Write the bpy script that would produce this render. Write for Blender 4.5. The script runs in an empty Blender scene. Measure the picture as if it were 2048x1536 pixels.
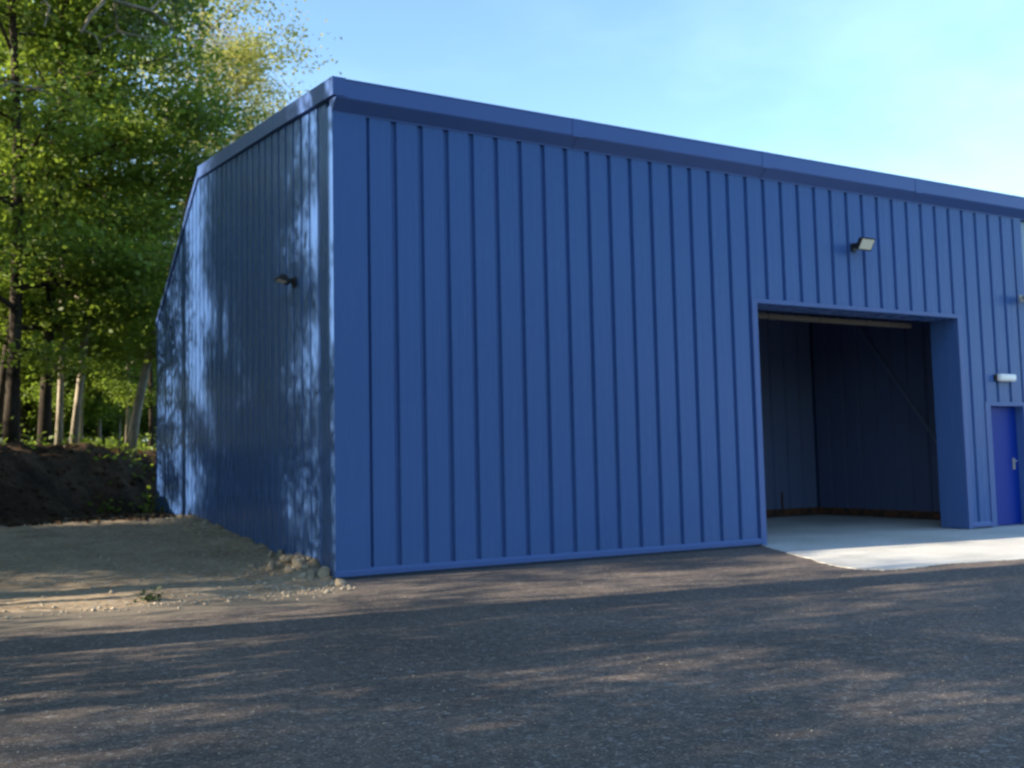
import bpy, bmesh, math, random
import numpy as np
from mathutils import Vector, Matrix

# ------------------------------------------------------------------ camera, sky, sun
S = bpy.context.scene
COL = S.collection
R = math.radians
CAM = (-3.5824, -10.4909, 1.2428)
YAW, PITCH, ROLL, FPX = 0.5042, 0.0782, -0.0219, 1981.8884
cam = bpy.data.cameras.new('camera')
cam.sensor_width = 36.0
cam.lens = FPX / 2048 * 36
cam.clip_start = 0.05
cam.clip_end = 3000
cam.dof.use_dof = True
cam.dof.focus_distance = 2.2
cam.dof.aperture_fstop = 6.0
co = bpy.data.objects.new('camera', cam)
COL.objects.link(co)
_f = Vector((math.sin(YAW)*math.cos(PITCH), math.cos(YAW)*math.cos(PITCH), math.sin(PITCH)))
_r0 = Vector((math.cos(YAW), -math.sin(YAW), 0)); _u0 = _r0.cross(_f)
_r = math.cos(ROLL)*_r0 + math.sin(ROLL)*_u0
_u = -math.sin(ROLL)*_r0 + math.cos(ROLL)*_u0
co.matrix_world = Matrix(((_r.x, _u.x, -_f.x, CAM[0]), (_r.y, _u.y, -_f.y, CAM[1]), (_r.z, _u.z, -_f.z, CAM[2]), (0, 0, 0, 1)))
S.camera = co

SUN_EL, SUN_A = R(22), R(8.5)          # sun comes from -X, a little from behind the front wall
W = bpy.data.worlds.new('World'); S.world = W; W.use_nodes = True
nt = W.node_tree
sky = nt.nodes.new('ShaderNodeTexSky'); sky.sky_type = 'NISHITA'; sky.sun_disc = False
sky.sun_elevation = SUN_EL; sky.sun_rotation = -(R(90) - SUN_A)
sky.altitude = 50; sky.air_density = 1.0; sky.dust_density = 0.6; sky.ozone_density = 1.0
bg = nt.nodes['Background']; bg.inputs['Strength'].default_value = 0.15
tint = nt.nodes.new('ShaderNodeMix'); tint.data_type = 'RGBA'; tint.blend_type = 'MULTIPLY'
tint.inputs[0].default_value = 1; tint.inputs[7].default_value = (0.83, 0.935, 1.0, 1)
nt.links.new(sky.outputs[0], tint.inputs[6]); 
# very thin high cloud
tc = nt.nodes.new('ShaderNodeTexCoord'); wm = nt.nodes.new('ShaderNodeMapping'); wm.inputs['Scale'].default_value = (1.3, 2.6, 5.0)
nt.links.new(tc.outputs['Generated'], wm.inputs[0])
wn = nt.nodes.new('ShaderNodeTexNoise'); wn.inputs['Scale'].default_value = 1.7; wn.inputs['Detail'].default_value = 7; wn.inputs['Roughness'].default_value = 0.55
nt.links.new(wm.outputs[0], wn.inputs['Vector'])
wr = nt.nodes.new('ShaderNodeValToRGB'); nt.links.new(wn.outputs['Fac'], wr.inputs[0])
wr.color_ramp.elements[0].position = 0.42; wr.color_ramp.elements[0].color = (0.90, 0.94, 0.97, 1)
wr.color_ramp.elements[1].position = 0.72; wr.color_ramp.elements[1].color = (1.20, 1.13, 1.06, 1)
cl_ = nt.nodes.new('ShaderNodeMix'); cl_.data_type = 'RGBA'; cl_.blend_type = 'MULTIPLY'; cl_.inputs[0].default_value = 1
nt.links.new(tint.outputs[2], cl_.inputs[6]); nt.links.new(wr.outputs[0], cl_.inputs[7]); nt.links.new(cl_.outputs[2], bg.inputs[0])
sl = bpy.data.lights.new('sun', 'SUN'); sl.energy = 5.0; sl.angle = R(0.53); sl.color = (1.0, 0.86, 0.66)
so = bpy.data.objects.new('sun', sl); COL.objects.link(so)
tosun = Vector((-math.cos(SUN_A)*math.cos(SUN_EL), math.sin(SUN_A)*math.cos(SUN_EL), math.sin(SUN_EL)))
so.rotation_euler = tosun.to_track_quat('Z', 'Y').to_euler()
so.location = (-30, 5, 30)
S.view_settings.view_transform = 'Standard'; S.view_settings.look = 'None'
S.view_settings.gamma = 1; S.view_settings.use_curve_mapping = False
S.view_settings.exposure = 1.46
S.cycles.filter_width = 1.9

# ------------------------------------------------------------------ helpers
def tag(o, label=None, cat=None, group=None, kind=None):
    for k, v in (('label', label), ('category', cat), ('group', group), ('kind', kind)):
        if v: o[k] = v
    return o

def link(name, me, mat=None, parent=None, loc=None):
    o = bpy.data.objects.new(name, me); COL.objects.link(o)
    if mat is not None and me is not None and not me.materials: me.materials.append(mat)
    if parent is not None: o.parent = parent
    if loc is not None: o.location = loc
    return o

def empty(name, loc=(0, 0, 0), rz=0, **kw):
    o = bpy.data.objects.new(name, None); o.empty_display_size = 0.2
    COL.objects.link(o); o.location = loc; o.rotation_euler = (0, 0, rz)
    return tag(o, **kw)

class MB:
    """collects vertices and faces, then makes one mesh"""
    def __init__(s): s.v = []; s.f = []
    def box(s, x0, x1, y0, y1, z0, z1):
        n = len(s.v)
        s.v += [(x, y, z) for z in (z0, z1) for y in (y0, y1) for x in (x0, x1)]
        s.f += [tuple(n+i for i in q) for q in ((0,2,3,1),(4,5,7,6),(0,1,5,4),(2,6,7,3),(0,4,6,2),(1,3,7,5))]
        return s
    def prism(s, prof, a, b, axis):
        """closed profile of 2-D points run from a to b along axis (x: profile is y,z; y: profile is x,z; z: x,y)"""
        n = len(s.v); k = len(prof)
        for t in (a, b):
            for p, q in prof:
                s.v.append((t, p, q) if axis == 'x' else (p, t, q) if axis == 'y' else (p, q, t))
        for i in range(k):
            j = (i+1) % k
            s.f.append((n+i, n+j, n+k+j, n+k+i))
        s.f.append(tuple(n+i for i in reversed(range(k)))); s.f.append(tuple(n+k+i for i in range(k)))
        return s
    def tube(s, pts, rad, sides=6, cap=True):
        n = len(s.v); pts = [Vector(p) for p in pts]
        for i, p in enumerate(pts):
            d = (pts[min(i+1, len(pts)-1)] - pts[max(i-1, 0)]).normalized()
            a = d.orthogonal().normalized() if abs(d.z) < 0.999 else Vector((1, 0, 0))
            if abs(d.z) > 0.5:
                a = (Vector((1, 0, 0)) - d * d.x).normalized()
            b = d.cross(a)
            for k in range(sides):
                t = 2*math.pi*k/sides
                s.v.append(tuple(p + (a*math.cos(t) + b*math.sin(t)) * rad[i]))
        for i in range(len(pts)-1):
            for k in range(sides):
                k2 = (k+1) % sides
                s.f.append((n+i*sides+k, n+i*sides+k2, n+(i+1)*sides+k2, n+(i+1)*sides+k))
        if cap:
            s.f.append(tuple(n+k for k in reversed(range(sides))))
            e = n+(len(pts)-1)*sides
            s.f.append(tuple(e+k for k in range(sides)))
        return s
    def mesh(s, name, smooth=False, bevel=0):
        me = bpy.data.meshes.new(name); me.from_pydata(s.v, [], s.f); me.update()
        bm = bmesh.new(); bm.from_mesh(me)
        bmesh.ops.recalc_face_normals(bm, faces=bm.faces)
        if bevel: bmesh.ops.bevel(bm, geom=bm.edges[:], offset=bevel, segments=2, affect='EDGES', profile=0.6)
        bm.to_mesh(me); bm.free()
        if smooth: me.polygons.foreach_set('use_smooth', [True]*len(me.polygons))
        return me
    def build(s, name, mat, parent=None, smooth=False, bevel=0, loc=None):
        return link(name, s.mesh(name, smooth, bevel), mat, parent, loc)

def smooth01(a, b, x):
    t = np.clip((np.asarray(x, float)-a)/(b-a), 0, 1); return t*t*(3-2*t)

_rs = np.random.RandomState(5)
_G = _rs.rand(256, 256)
def vnoise(x, y):
    x = np.asarray(x, float); y = np.asarray(y, float)
    xi = np.floor(x).astype(int); yi = np.floor(y).astype(int)
    fx = x-xi; fy = y-yi; fx = fx*fx*(3-2*fx); fy = fy*fy*(3-2*fy)
    g = lambda a, b: _G[a % 256, b % 256]
    return (g(xi, yi)*(1-fx)+g(xi+1, yi)*fx)*(1-fy)+(g(xi, yi+1)*(1-fx)+g(xi+1, yi+1)*fx)*fy-0.5
def fbm(x, y, o=4):
    s = 0; a = 1
    for k in range(o):
        s = s+a*vnoise(x*2**k+17*k, y*2**k+9*k); a *= .5
    return s

# ------------------------------------------------------------------ materials
def mat(name):
    m = bpy.data.materials.new(name); m.use_nodes = True
    return m, m.node_tree, m.node_tree.nodes['Principled BSDF']
def N(t, typ, **kw):
    n = t.nodes.new(typ)
    for k, v in kw.items():
        if k in n.inputs: n.inputs[k].default_value = v
        else: setattr(n, k, v)
    return n
def ramp(t, fac, stops):
    r = t.nodes.new('ShaderNodeValToRGB'); t.links.new(fac, r.inputs[0])
    el = r.color_ramp.elements
    while len(el) < len(stops): el.new(0.5)
    for e, (p, c) in zip(el, stops):
        e.position = p; e.color = (*c, 1) if len(c) == 3 else c
    return r
def noise(t, co, scale, detail=4, rough=0.55):
    n = N(t, 'ShaderNodeTexNoise'); n.inputs['Scale'].default_value = scale
    n.inputs['Detail'].default_value = detail; n.inputs['Roughness'].default_value = rough
    t.links.new(co, n.inputs['Vector']); return n
def mixc(t, f, a, b, blend='MIX'):
    m = t.nodes.new('ShaderNodeMix'); m.data_type = 'RGBA'; m.blend_type = blend
    for s, v in ((m.inputs[0], f), (m.inputs[6], a), (m.inputs[7], b)):
        if isinstance(v, (int, float)): s.default_value = v
        elif isinstance(v, tuple): s.default_value = (*v, 1)
        else: t.links.new(v, s)
    return m.outputs[2]
def bump(t, h, strength, dist, p):
    b = N(t, 'ShaderNodeBump'); b.inputs['Strength'].default_value = strength; b.inputs['Distance'].default_value = dist
    t.links.new(h, b.inputs['Height']); t.links.new(b.outputs[0], p.inputs['Normal'])

def painted_steel(name, c, rough, spec=0.5, dust=0.25, splash=0.0):
    m, t, p = mat(name)
    g = N(t, 'ShaderNodeNewGeometry')
    mp = N(t, 'ShaderNodeMapping'); mp.inputs['Scale'].default_value = (1, 1, 0.12)
    t.links.new(g.outputs['Position'], mp.inputs[0])
    n1 = noise(t, mp.outputs[0], 6, 5, .6); n2 = noise(t, g.outputs['Position'], 0.7, 3)
    dusty = tuple(0.82*x+0.18*y for x, y in zip(c, (.22, .21, .20)))
    r = ramp(t, n1.outputs['Fac'], [(0.42, (0, 0, 0)), (0.72, (1, 1, 1))])
    mul = N(t, 'ShaderNodeMath', operation='MULTIPLY'); t.links.new(r.outputs[0], mul.inputs[0]); mul.inputs[1].default_value = dust
    base = mixc(t, n2.outputs['Fac'], tuple(x*0.93 for x in c), tuple(x*1.07 for x in c))
    fac = mul.outputs[0]
    if splash:   # mud thrown up by rain along the foot of the sheets
        sz = N(t, 'ShaderNodeSeparateXYZ'); t.links.new(g.outputs['Position'], sz.inputs[0])
        hz_ = N(t, 'ShaderNodeMapRange'); t.links.new(sz.outputs[2], hz_.inputs[0]); hz_.inputs[1].default_value = 0.65; hz_.inputs[2].default_value = 0.0
        n5 = noise(t, g.outputs['Position'], 9, 6, .7)
        a5 = N(t, 'ShaderNodeMath', operation='MULTIPLY'); t.links.new(hz_.outputs[0], a5.inputs[0]); t.links.new(n5.outputs['Fac'], a5.inputs[1])
        r5 = ramp(t, a5.outputs[0], [(0.18, (0, 0, 0)), (0.62, (splash, splash, splash))])
        mx5 = N(t, 'ShaderNodeMath', operation='MAXIMUM'); t.links.new(r5.outputs[0], mx5.inputs[0]); t.links.new(fac, mx5.inputs[1]); fac = mx5.outputs[0]
    t.links.new(mixc(t, fac, base, dusty), p.inputs['Base Color'])
    rr = N(t, 'ShaderNodeMapRange'); t.links.new(n1.outputs['Fac'], rr.inputs[0])
    rr.inputs[3].default_value = rough-0.05; rr.inputs[4].default_value = rough+0.07
    t.links.new(rr.outputs[0], p.inputs['Roughness'])
    p.inputs['Specular IOR Level'].default_value = spec
    n3 = noise(t, mp.outputs[0], 2.2, 2)
    bump(t, n3.outputs['Fac'], 0.10, 0.02, p)
    return m

M = {}
BLUE = (0.056, 0.124, 0.325)
M['blue'] = painted_steel('blue_cladding', BLUE, 0.26, spec=0.13, dust=0.06, splash=0.5)
M['trim'] = painted_steel('blue_trim', (0.060, 0.118, 0.325), 0.40, spec=0.25, dust=0.08)
M['door'] = painted_steel('door_paint', (0.003, 0.030, 0.27), 0.42, spec=0.18, dust=0.02)
M['liner'] = painted_steel('lit_liner_sheet', (0.105, 0.150, 0.28), 0.5)  # back lining: skylight from the doorway is put into its paler colour
M['liner_shaded'] = painted_steel('shaded_liner_sheet', (0.075, 0.105, 0.22), 0.55)  # end lining: the shade inside is put into its darker colour
M['core'] = painted_steel('wall_core', (0.02, 0.045, 0.11), 0.6)
M['roof'] = painted_steel('roof_sheet', (0.06, 0.08, 0.14), 0.5)
M['pale'] = painted_steel('pale_cladding', (0.20, 0.30, 0.42), 0.45)
M['seal'] = painted_steel('door_edge', (0.075, 0.064, 0.060), 0.6)
M['steel'] = painted_steel('galvanised_steel', (0.32, 0.32, 0.31), 0.45)
M['black'] = painted_steel('black_casting', (0.016, 0.016, 0.017), 0.45, dust=0.1)
M['grey_case'] = painted_steel('grey_casting', (0.40, 0.40, 0.38), 0.5)

m, t, p = mat('lamp_glass'); p.inputs['Base Color'].default_value = (0.72, 0.70, 0.58, 1); p.inputs['Roughness'].default_value = 0.22; M['glass'] = m
m, t, p = mat('opal_plastic'); p.inputs['Base Color'].default_value = (0.80, 0.81, 0.82, 1); p.inputs['Roughness'].default_value = 0.3; M['opal'] = m

m, t, p = mat('weathered_timber')
g = N(t, 'ShaderNodeNewGeometry'); mp = N(t, 'ShaderNodeMapping'); mp.inputs['Scale'].default_value = (1, 6, 6); t.links.new(g.outputs['Position'], mp.inputs[0])
n1 = noise(t, mp.outputs[0], 5, 6); r = ramp(t, n1.outputs['Fac'], [(0.3, (0.20, 0.15, 0.10)), (0.7, (0.46, 0.38, 0.28))])
t.links.new(r.outputs[0], p.inputs['Base Color']); p.inputs['Roughness'].default_value = 0.8; M['timber'] = m
m, t, p = mat('orange_brown_strip')
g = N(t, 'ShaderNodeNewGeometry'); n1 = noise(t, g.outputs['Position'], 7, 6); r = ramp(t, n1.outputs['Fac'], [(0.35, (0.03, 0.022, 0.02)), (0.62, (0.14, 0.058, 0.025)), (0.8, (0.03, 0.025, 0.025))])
t.links.new(r.outputs[0], p.inputs['Base Color']); p.inputs['Roughness'].default_value = 0.85; M['orange_brown'] = m

# asphalt: fine chippings, dust patches
m, t, p = mat('asphalt')
g = N(t, 'ShaderNodeNewGeometry'); P = g.outputs['Position']
vo = N(t, 'ShaderNodeTexVoronoi'); vo.inputs['Scale'].default_value = 95; t.links.new(P, vo.inputs['Vector'])
vo2 = N(t, 'ShaderNodeTexVoronoi'); vo2.inputs['Scale'].default_value = 38; t.links.new(P, vo2.inputs['Vector'])
sp = N(t, 'ShaderNodeSeparateColor'); t.links.new(vo.outputs['Color'], sp.inputs[0])
r = ramp(t, sp.outputs[0], [(0.0, (0.055, 0.056, 0.060)), (0.6, (0.078, 0.078, 0.081)), (0.9, (0.105, 0.104, 0.103)), (1.0, (0.19, 0.185, 0.18))])
n1 = noise(t, P, 0.55, 6, .65); n2 = noise(t, P, 4.5, 6, .7)
r1 = ramp(t, n1.outputs['Fac'], [(0.38, (1.32, 1.06, 0.89)), (0.66, (2.0, 1.62, 1.36))])
c0 = mixc(t, 1.0, r.outputs[0], r1.outputs[0], 'MULTIPLY')
n6 = noise(t, P, 13, 5, .75)
r6 = ramp(t, n6.outputs['Fac'], [(0.34, (0.66, 0.66, 0.67)), (0.50, (1.0, 1.0, 1.0)), (0.68, (1.42, 1.40, 1.36))])
c1 = mixc(t, 1.0, c0, r6.outputs[0], 'MULTIPLY')
r2 = ramp(t, n2.outputs['Fac'], [(0.50, (0, 0, 0)), (0.75, (0.42, 0.42, 0.42))])
c2 = mixc(t, r2.outputs[0], c1, (0.135, 0.122, 0.105))
sp2 = N(t, 'ShaderNodeSeparateColor'); t.links.new(vo2.outputs['Color'], sp2.inputs[0])
r3 = ramp(t, sp2.outputs[1], [(0.965, (0, 0, 0)), (0.975, (0.5, 0.5, 0.5))])
c3 = mixc(t, r3.outputs[0], c2, (0.30, 0.285, 0.27))
# pale dust walked off the bare ground on to the edge of the asphalt
sx = N(t, 'ShaderNodeSeparateXYZ'); t.links.new(P, sx.inputs[0])
ey = N(t, 'ShaderNodeMapRange'); t.links.new(sx.outputs[1], ey.inputs[0]); ey.inputs[1].default_value = -2.4; ey.inputs[2].default_value = -0.6
ex = N(t, 'ShaderNodeMapRange'); t.links.new(sx.outputs[0], ex.inputs[0]); ex.inputs[1].default_value = 0.4; ex.inputs[2].default_value = -0.8
n4 = noise(t, P, 3.2, 8, .75)
ml = N(t, 'ShaderNodeMath', operation='MULTIPLY'); t.links.new(ey.outputs[0], ml.inputs[0]); t.links.new(ex.outputs[0], ml.inputs[1])
ad = N(t, 'ShaderNodeMath', operation='ADD'); t.links.new(ml.outputs[0], ad.inputs[0]); t.links.new(n4.outputs['Fac'], ad.inputs[1])
r5 = ramp(t, ad.outputs[0], [(0.86, (0, 0, 0)), (1.30, (0.75, 0.75, 0.75))])
c4 = mixc(t, r5.outputs[0], c3, (0.20, 0.17, 0.13))
t.links.new(c4, p.inputs['Base Color']); p.inputs['Roughness'].default_value = 0.9; p.inputs['Specular IOR Level'].default_value = 0.35
sm = N(t, 'ShaderNodeMath', operation='ADD'); t.links.new(vo.outputs['Distance'], sm.inputs[0]); t.links.new(n2.outputs['Fac'], sm.inputs[1])
bump(t, sm.outputs[0], 0.55, 0.006, p); M['asphalt'] = m

def soil(name, stops, sc, bs, bd, stone=None):
    m, t, p = mat(name)
    g = N(t, 'ShaderNodeNewGeometry'); P = g.outputs['Position']
    n1 = noise(t, P, sc, 8, .68); n2 = noise(t, P, sc*9, 6, .7)
    r = ramp(t, n1.outputs['Fac'], stops)
    r2 = ramp(t, n2.outputs['Fac'], [(0.3, (0.62, 0.62, 0.62)), (0.7, (1.30, 1.28, 1.25))])
    c = mixc(t, 1.0, r.outputs[0], r2.outputs[0], 'MULTIPLY')
    if stone:
        vo = N(t, 'ShaderNodeTexVoronoi'); vo.inputs['Scale'].default_value = 30; t.links.new(P, vo.inputs['Vector'])
        s = N(t, 'ShaderNodeSeparateColor'); t.links.new(vo.outputs['Color'], s.inputs[0])
        r3 = ramp(t, s.outputs[0], [(0.84, (0, 0, 0)), (0.88, (0.7, 0.7, 0.7))])
        c = mixc(t, r3.outputs[0], c, stone)
    t.links.new(c, p.inputs['Base Color']); p.inputs['Roughness'].default_value = 0.95; p.inputs['Specular IOR Level'].default_value = 0.15
    a = N(t, 'ShaderNodeMath', operation='ADD'); t.links.new(n1.outputs['Fac'], a.inputs[0]); t.links.new(n2.outputs['Fac'], a.inputs[1])
    bump(t, a.outputs[0], bs, bd, p); return m
M['dirt'] = soil('pale_dirt', [(0.30, (0.245, 0.182, 0.122)), (0.5, (0.355, 0.272, 0.188)), (0.7, (0.46, 0.365, 0.26))], 1.7, 0.7, 0.03, (0.40, 0.37, 0.32))
M['bank'] = soil('dark_earth', [(0.35, (0.034, 0.023, 0.015)), (0.55, (0.090, 0.058, 0.036)), (0.75, (0.19, 0.125, 0.078))], 1.3, 1.0, 0.06)
M['forest'] = soil('forest_floor', [(0.36, (0.022, 0.020, 0.010)), (0.5, (0.038, 0.055, 0.016)), (0.7, (0.060, 0.095, 0.022))], 0.9, 1.0, 0.08)
M['stone'] = soil('pale_stone', [(0.3, (0.26, 0.22, 0.17)), (0.7, (0.48, 0.42, 0.34))], 4, 0.6, 0.02)
m, t, p = mat('concrete')
g = N(t, 'ShaderNodeNewGeometry'); P = g.outputs['Position']
n1 = noise(t, P, 0.9, 7, .6); n2 = noise(t, P, 18, 5, .7)
r = ramp(t, n1.outputs['Fac'], [(0.35, (0.50, 0.49, 0.455)), (0.65, (0.66, 0.65, 0.615))])
r2 = ramp(t, n2.outputs['Fac'], [(0.3, (0.88, 0.88, 0.88)), (0.7, (1.08, 1.08, 1.07))])
t.links.new(mixc(t, 1.0, r.outputs[0], r2.outputs[0], 'MULTIPLY'), p.inputs['Base Color']); p.inputs['Roughness'].default_value = 0.75
bump(t, n2.outputs['Fac'], 0.25, 0.004, p); M['concrete'] = m

def leaf_mat(name, c0, c1, trans, tf=0.42):
    m = bpy.data.materials.new(name); m.use_nodes = True; t = m.node_tree
    p = t.nodes['Principled BSDF']; out = t.nodes['Material Output']
    g = N(t, 'ShaderNodeNewGeometry'); oi = N(t, 'ShaderNodeObjectInfo')
    c = mixc(t, g.outputs['Random Per Island'], c0, c1)
    mr = N(t, 'ShaderNodeMapRange'); t.links.new(oi.outputs['Random'], mr.inputs[0]); mr.inputs[3].default_value = 0.8; mr.inputs[4].default_value = 1.2
    hs = N(t, 'ShaderNodeHueSaturation'); t.links.new(c, hs.inputs['Color']); t.links.new(mr.outputs[0], hs.inputs['Value'])
    t.links.new(hs.outputs[0], p.inputs['Base Color']); p.inputs['Roughness'].default_value = 0.5; p.inputs['Specular IOR Level'].default_value = 0.3
    tr = N(t, 'ShaderNodeBsdfTranslucent'); t.links.new(mixc(t, 0.5, hs.outputs[0], trans), tr.inputs[0])
    mx = N(t, 'ShaderNodeMixShader'); mx.inputs[0].default_value = tf
    t.links.new(p.outputs[0], mx.inputs[1]); t.links.new(tr.outputs[0], mx.inputs[2]); t.links.new(mx.outputs[0], out.inputs[0])
    return m
M['leaf'] = leaf_mat('green_leaf', (0.110, 0.172, 0.028), (0.190, 0.262, 0.044), (0.30, 0.42, 0.04), 0.5)
M['leaf_yellow'] = leaf_mat('spring_leaf', (0.26, 0.30, 0.05), (0.44, 0.42, 0.13), (0.55, 0.55, 0.12), 0.4)
M['leaf_pale'] = leaf_mat('pale_bud', (0.42, 0.34, 0.24), (0.55, 0.46, 0.30), (0.55, 0.45, 0.25), 0.35)
M['needle'] = leaf_mat('pine_needle', (0.045, 0.075, 0.034), (0.085, 0.12, 0.055), (0.08, 0.13, 0.04), 0.2)
M['litter'] = leaf_mat('dead_leaf', (0.07, 0.035, 0.016), (0.20, 0.11, 0.05), (0.15, 0.07, 0.03), 0.2)
def bark(name, a, b, sc=7):
    m, t, p = mat(name)
    g = N(t, 'ShaderNodeNewGeometry'); mp = N(t, 'ShaderNodeMapping'); mp.inputs['Scale'].default_value = (1, 1, 0.3); t.links.new(g.outputs['Position'], mp.inputs[0])
    n1 = noise(t, mp.outputs[0], sc, 7, .7); r = ramp(t, n1.outputs['Fac'], [(0.34, a), (0.66, b)])
    t.links.new(r.outputs[0], p.inputs['Base Color']); p.inputs['Roughness'].default_value = 0.9; p.inputs['Specular IOR Level'].default_value = 0.2
    bump(t, n1.outputs['Fac'], 0.9, 0.03, p); return m
M['bark'] = bark('dark_bark', (0.020, 0.015, 0.011), (0.070, 0.055, 0.042))
M['bark_pale'] = bark('pale_bark', (0.16, 0.135, 0.10), (0.42, 0.37, 0.29), 5)
M['bark_grey'] = bark('grey_bark', (0.13, 0.115, 0.09), (0.36, 0.32, 0.26), 6)

# ------------------------------------------------------------------ terrain
B_L, B_W = 12.21, 11.57        # building: X 0..B_L, Y 0..B_W
def height(x, y):
    x = np.asarray(x, float); y = np.asarray(y, float)
    z = -0.03 + 0.39*smooth01(-1.2, 8.0, y)
    z = z + 0.035*fbm(x*1.1, y*1.1, 4)*smooth01(-1.6, 0.5, y) + 0.012*fbm(x*5, y*5, 3)*smooth01(-1.6, -0.4, y)
    yf = 8.0 + 1.12*np.clip(x+3.0, -1.2, 3.2) + 0.5*fbm(x*0.8, y*0.3, 3)
    s = smooth01(0, 3.0+1.2*fbm(x*0.7+3, y*0.2, 2), y-yf)
    z = z + s*(1.32 + 0.16*fbm(x*0.9+4, y*0.9, 4)) + 0.26*fbm(x*1.5, y*1.5, 4)*smooth01(-0.4, 1, y-yf)
    z = z + 0.028*np.clip(y-13, 0, 60)
    # ground climbing away to the left of the yard
    z = z + 0.8*smooth01(-6, -12, x)*(1-0.8*s)*smooth01(-60, -30, y)
    # loose spoil heaped against the end wall
    near = np.exp(-((x+0.05)/0.42)**2)
    heap = 0.12*np.exp(-((y-0.9)/0.9)**2) + 0.05*np.exp(-((y-3.6)/1.6)**2) + 0.06*np.exp(-((y-6.9)/1.1)**2)
    z = z + near*heap*(1+1.1*fbm(x*5, y*5, 3))
    inside = (x > 0.02) & (x < 14) & (y > -0.45) & (y < B_W+0.02)
    z = np.where(inside, -0.25, z)
    yard = (y <= -0.5) & (x > -7)
    z = np.where(yard & (y < -1.5), -0.05, z)
    return z
def lines(*seg):
    out = []
    for a, b, d in seg: out += list(np.arange(a, b-1e-6, d))
    return out
xs = np.array(lines((-600, -60, 60), (-60, -14, 2.0), (-14, -5, 0.5), (-5, -0.02, 0.10)) + [-0.02, 0.03] + lines((0.4, 14, 0.8), (14, 40, 2.5), (40, 640, 60)))
ys = np.array(lines((-600, -60, 60), (-60, -8, 4), (-8, -2, 1.0), (-2, 14, 0.10), (14, 30, 0.5), (30, 80, 2.5), (80, 800, 60)))
XX, YY = np.meshgrid(xs, ys)
ZZ = height(XX, YY)
nx, ny = len(xs), len(ys)
xc = (xs[:-1]+xs[1:])/2; yc = (ys[:-1]+ys[1:])/2
XC, YC = np.meshgrid(xc, yc)
yfoot = 8.0 + 1.12*np.clip(XC+3.0, -1.2, 3.2) + 0.5*fbm(XC*0.8, YC*0.3, 3)
reg = np.full(XC.shape, 2)
reg[(YC < yfoot+0.05) & (XC > -9) & (XC < 14)] = 0
reg[(YC >= yfoot+0.05) & (YC < yfoot+4.2) & (XC > -14) & (XC < 14)] = 1
V = np.stack([XX, YY, ZZ], -1).reshape(-1, 3)
for rid, (nm, mk) in enumerate((('dirt_ground', 'dirt'), ('earth_bank', 'bank'), ('forest_floor', 'forest'))):
    jj, ii = np.where(reg == rid)
    q = np.stack([jj*nx+ii, jj*nx+ii+1, (jj+1)*nx+ii+1, (jj+1)*nx+ii], -1)
    used, inv = np.unique(q, return_inverse=True); q = inv.reshape(q.shape)
    me = bpy.data.meshes.new(nm); me.from_pydata(V[used].tolist(), [], q.tolist()); me.update()
    me.polygons.foreach_set('use_smooth', [True]*len(me.polygons))
    o = link(nm, me, M[mk])
    tag(o, {'dirt_ground': 'strip of bare pale dirt along the end wall of the blue shed', 'earth_bank': 'dark earth bank rising at the edge of the wood',
            'forest_floor': 'green and brown floor of the wood'}[nm], kind='structure')
def hz(x, y): return float(height(np.array([x]), np.array([y]))[0])

# asphalt yard with a ragged broken edge against the dirt
rng = random.Random(3)
ctrl = [(-9, -0.2), (-5, -0.3), (-3.3, -0.42), (-2.9, -0.62), (-2.4, -0.88), (-2.0, -0.74), (-1.5, -0.84), (-1.0, -0.97), (-0.55, -0.90), (-0.30, -0.58), (-0.12, -0.36), (-0.02, -0.08)]
edge = []
x = -9.0
while x < -0.02:
    y = float(np.interp(x, [c[0] for c in ctrl], [c[1] for c in ctrl]))
    amp = 0.16 if x < -0.3 else 0.03
    y += amp*float(fbm(np.array(x*3.1), np.array(2.0), 4)) + 0.03*rng.uniform(-1, 1)*(x < -0.15)
    edge.append((x, y)); x += 0.045
edge.append((-0.005, -0.06))
poly = [(-9, -60)] + edge + [(14, -0.06), (60, -0.06), (60, -60)]
b = MB(); n = len(poly)
b.v = [(x, y, 0.0) for x, y in poly] + [(x, y, -0.06) for x, y in poly]
b.f = [tuple(range(n-1, -1, -1))] + [(i, (i+1) % n, n+(i+1) % n, n+i) for i in range(n)]
tag(b.build('asphalt_yard', M['asphalt']), 'dark grey asphalt yard in dappled shade', kind='structure')

# concrete floor running out of the doorway as an apron
out = [(6.12, -0.02), (6.02, -0.18), (5.78, -0.70), (5.54, -1.19), (5.30, -1.70), (5.10, -2.05), (4.98, -2.35), (4.90, -2.66), (4.92, -2.86), (5.03, -3.01), (5.22, -3.08), (5.45, -3.08), (6.0, -3.03), (6.6, -3.14), (7.3, -3.32), (9, -3.6), (14, -4.0), (14, -0.02)]
oo = []
for i in range(len(out)-1):
    (ax, ay), (bx, by) = out[i], out[i+1]
    k = 1 if i in (16,) else 4
    for j in range(k):
        u = j/k; e = 0.02 if 1 < i < 15 else 0
        oo.append((ax+(bx-ax)*u+e*rng.uniform(-1, 1), ay+(by-ay)*u+e*rng.uniform(-1, 1)))
oo.append(out[-1])
poly = [(0.15, 0.11), (6.12, 0.11)] + oo + [(14, 0.11), (B_L-0.05, B_W-0.1), (0.15, B_W-0.1)]
b = MB(); n = len(poly)
b.v = [(x, y, 0.007) for x, y in poly] + [(x, y, -0.06) for x, y in poly]
b.f = [tuple(range(n-1, -1, -1))] + [(i, (i+1) % n, n+(i+1) % n, n+i) for i in range(n)]
tag(b.build('concrete_floor', M['concrete']), 'pale concrete floor running out of the open doorway as an apron', kind='structure')

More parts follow.
